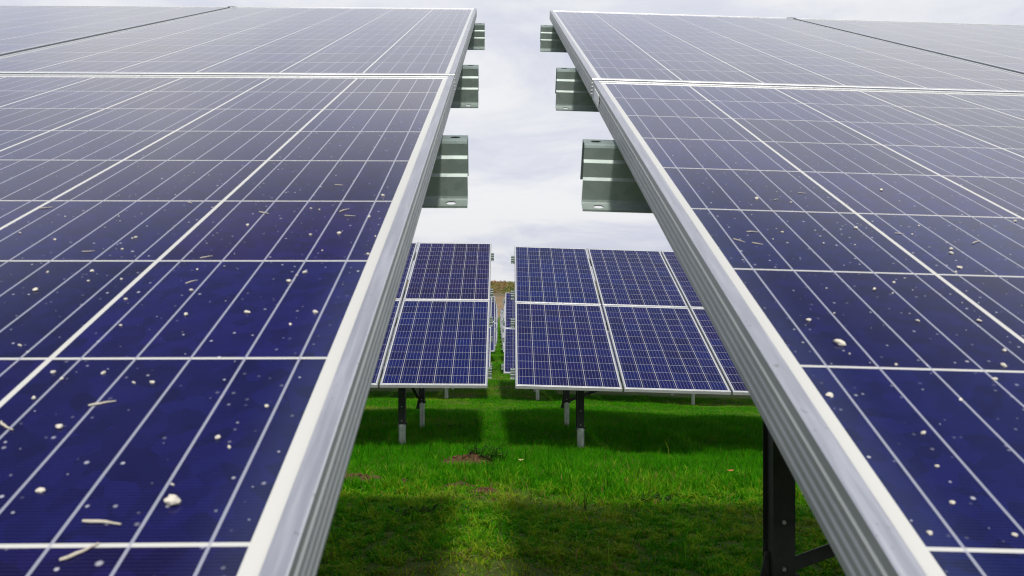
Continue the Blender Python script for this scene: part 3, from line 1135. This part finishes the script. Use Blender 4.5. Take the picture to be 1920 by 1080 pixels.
MLAB = ["large reddish earth mound topped with weeds in the grass before the aisle",
        "small flat patch of bare earth just in front of the weedy mound",
        "smallest flat bare earth patch, to the right and front of the weedy mound",
        "wide crumbly brown earth patch beside the left frame edge",
        "tiny dark molehill between the left brown patch and the weedy mound"]
for i, (mx, my, a, b_, h) in enumerate(MOUNDS):
    o = link("dirt_mound", mound_mesh(a, b_, h, i + 3))
    o.location = (mx, my, float(zg(mx, my)) + .002)
    tag(o, MLAB[i], "earth mound", "earth mounds in the grass")

M_weed = make_leaf("weed_leaves", [(0.0, (0.010, 0.030, 0.005)), (0.6, (0.022, 0.065, 0.008)), (1.0, (0.08, 0.16, 0.02))], 0.25)


def weed_mesh(n, spread, hmin, hmax, lw, seed, stems=True):
    g = np.random.default_rng(seed)
    V, F, A = [], [], []

    def leaf(p, d, ln, w, t):
        d = d / np.linalg.norm(d)
        side = np.cross(d, [0, 0, 1.0])
        nrm = np.linalg.norm(side)
        side = np.array([1.0, 0, 0]) if nrm < 1e-3 else side / nrm
        b0 = len(V)
        mid = p + d * ln * .5
        droop = np.array([0, 0, -ln * .12])
        for q in (p, mid + side * w / 2, p + d * ln + droop, mid - side * w / 2):
            V.append(q)
            A.append(t)
        F.append((b0, b0 + 1, b0 + 2))
        F.append((b0, b0 + 2, b0 + 3))
    for _ in range(n):
        x, y = g.normal(0, spread), g.normal(0, spread * .6)
        h = g.uniform(hmin, hmax)
        ln = np.array([g.normal(0, .25), g.normal(0, .25), 1.0])
        base = np.array([x, y, 0.0])
        if stems:
            w = .0022
            b0 = len(V)
            for q in (base - [w, 0, 0], base + [w, 0, 0], base + ln * h + [w * .5, 0, 0], base + ln * h - [w * .5, 0, 0]):
                V.append(q)
                A.append(.25)
            F.append((b0, b0 + 1, b0 + 2))
            F.append((b0, b0 + 2, b0 + 3))
        for k in range(int(g.integers(5, 10))):
            f = g.uniform(.15, 1)
            aa = g.uniform(0, 6.28)
            leaf(base + ln * h * f, np.array([math.cos(aa), math.sin(aa), g.uniform(-.1, 1.0)]), g.uniform(.6, 1.2) * lw * 2.4, lw * g.uniform(.6, 1.1), g.uniform(0, .8) if g.random() > .12 else 1.0)
    return np_mesh("weed_plant", np.array(V), np.array(F), M_weed, False, np.array(A))


def put(name, me, x, y, dz, label, cat, group=None):
    o = link(name, me)
    o.location = (x, y, float(zg(x, y)) + dz)
    return tag(o, label, cat, group)


put("weed_plant", weed_mesh(14, .035, .06, .14, .016, 1), -.30, 6.93, .05, "dark leafy weed sprouting from the top of the large earth mound", "weed")
put("weed_plant", weed_mesh(22, .05, .08, .19, .017, 2), -.14, 6.90, .0, "taller dark weed clump at the right end of the large earth mound", "weed")
put("weed_plant", weed_mesh(10, .10, .02, .06, .03, 3), -.84, 10.2, .0, "low spreading dark weed in the shaded grass right of the left table's posts", "weed")
put("weed_plant", weed_mesh(4, .02, .06, .11, .018, 5), -.44, 10.4, .0, "single upright dark weed between the low weed and the aisle", "weed")
put("weed_plant", weed_mesh(16, .055, .01, .035, .03, 6), .95, 5.45, .0, "flat dark weed rosette in the grass right of centre", "weed")
put("weed_plant", weed_mesh(10, .08, .01, .03, .026, 7), -.55, 4.75, .0, "flat dark weed rosette in the near shaded turf left of centre", "weed")

M_tallblade = make_leaf("coarse_blades", [(0.0, (0.008, 0.028, 0.004)), (1.0, (0.05, 0.13, 0.012))], 0.25)


def tuft_mesh(n, h, seed):
    g = np.random.default_rng(seed)
    V, F, A = [], [], []
    for _ in range(n):
        a = g.uniform(0, 6.28)
        L = h * g.uniform(.7, 1.15)
        bend = g.uniform(.15, .8)
        d = np.array([math.cos(a), math.sin(a), 0])
        s_ = np.array([-math.sin(a + .7), math.cos(a + .7), 0])
        p0 = np.array([g.normal(0, .012), g.normal(0, .012), 0])
        b0 = len(V)
        K = 6
        for k in range(K + 1):
            t = k / K
            c = p0 + d * L * bend * t * t + np.array([0, 0, L * (t - .30 * bend * t * t)])
            w = .0034 * (1 - t ** 2 * .9)
            V += [c - s_ * w, c + s_ * w]
            A += [.2 + .5 * t] * 2
        for k in range(K):
            F.append((b0 + 2 * k, b0 + 2 * k + 1, b0 + 2 * k + 3, b0 + 2 * k + 2))
    return np_mesh("grass_tuft", np.array(V), np.array(F), M_tallblade, False, np.array(A))


put("grass_tuft", tuft_mesh(3, .16, 4), -.385, 5.95, .01, "forked pair of coarse dark grass blades behind the small flat earth patch", "grass tuft")
put("grass_tuft", tuft_mesh(1, .17, 6), -.23, 5.95, .01, "single arched dark grass blade in front of the weedy mound", "grass tuft")
put("grass_tuft", tuft_mesh(2, .12, 9), -.17, 5.93, .01, "short curved grass blade right of the arched blade", "grass tuft")
put("grass_tuft", tuft_mesh(3, .20, 12), .47, 5.2, .0, "lone coarse grass tuft in the open grass left of the steel post", "grass tuft")

M_leafp = make_plain("pale_leaf", (0.45, 0.36, 0.16), .8, 0, .3, 80)
M_leafo = make_plain("orange_leaf", (0.42, 0.13, 0.04), .8, 0, .3, 80)


def leaf_mesh(w, l, mat, seed):
    b = MB()
    g = random.Random(seed)
    top = []
    for k in range(12):
        t = 2 * math.pi * k / 12
        top.append((l * math.cos(t), w * math.sin(t) * (1 - .25 * math.cos(t)), .004 * math.cos(2 * t) + g.uniform(0, .003)))
    vs = [(0, 0, .006)] + top + [(x, y, z - .0015) for x, y, z in [(0, 0, .006)] + top]
    fs = []
    for k in range(12):
        fs += [(0, 1 + k, 1 + (k + 1) % 12), (13, 14 + (k + 1) % 12, 14 + k), (1 + k, 14 + k, 14 + (k + 1) % 12, 1 + (k + 1) % 12)]
    b.add(vs, fs)
    return b.mesh("fallen_leaf", mat)


put("fallen_leaf", leaf_mesh(.016, .024, M_leafp, 1), .075, 6.85, .05, "pale yellow fallen leaf in the grass right of the weedy mound", "leaf")
put("fallen_leaf", leaf_mesh(.018, .026, M_leafo, 2), 1.77, 6.55, .05, "orange fallen leaf in the grass near the steel post", "leaf")


# ------------------------------------------------------------------ scrub on the hill
def scrub():
    V, F, A, o = [], [], [], 0
    n = 1500
    x = nrng.uniform(-34, 30, n)
    y = nrng.uniform(183, 262, n)
    for i in range(n):
        z = float(hill_z(np.array([x[i]]), np.array([y[i]]))[0])
        r = nrng.uniform(.5, 1.3)
        t0 = np.clip(fbm(np.array([x[i]]), np.array([y[i]]), .12, 5)[0] * 1.3 - .15 + (.25 if x[i] < -1.5 + (y[i] - 220) * .01 else -.1), 0, 1)
        k = 46
        d = nrng.normal(0, 1, (k, 3))
        d /= np.linalg.norm(d, axis=1)[:, None]
        d[:, 2] = np.abs(d[:, 2])
        c = np.array([x[i], y[i], z]) + d * r * nrng.uniform(.4, 1.0, k)[:, None] * np.array([1.1, 1.1, .9])
        s = r * .2
        e1 = nrng.normal(0, 1, (k, 3)) * s
        e2 = nrng.normal(0, 1, (k, 3)) * s
        q = np.stack([c, c + e1, c + e2], 1)
        V.append(q.reshape(-1, 3))
        F.append(np.arange(k * 3).reshape(-1, 3) + o)
        A.append(np.repeat(np.clip(t0 + nrng.normal(0, .12, k), 0, 1), 3))
        o += k * 3
    M = make_leaf("scrub_leaves", [(0.0, (0.09, 0.13, 0.03)), (0.45, (0.19, 0.20, 0.06)), (0.75, (0.23, 0.17, 0.07)), (1.0, (0.24, 0.135, 0.07))], .2)
    me = np_mesh("scrub", np.concatenate(V), np.concatenate(F), M, False, np.concatenate(A))
    return tag(link("scrub", me), "brown and olive scrub covering the far hilltop", "scrub", kind='stuff')


scrub()
bpy.context.view_layer.update()
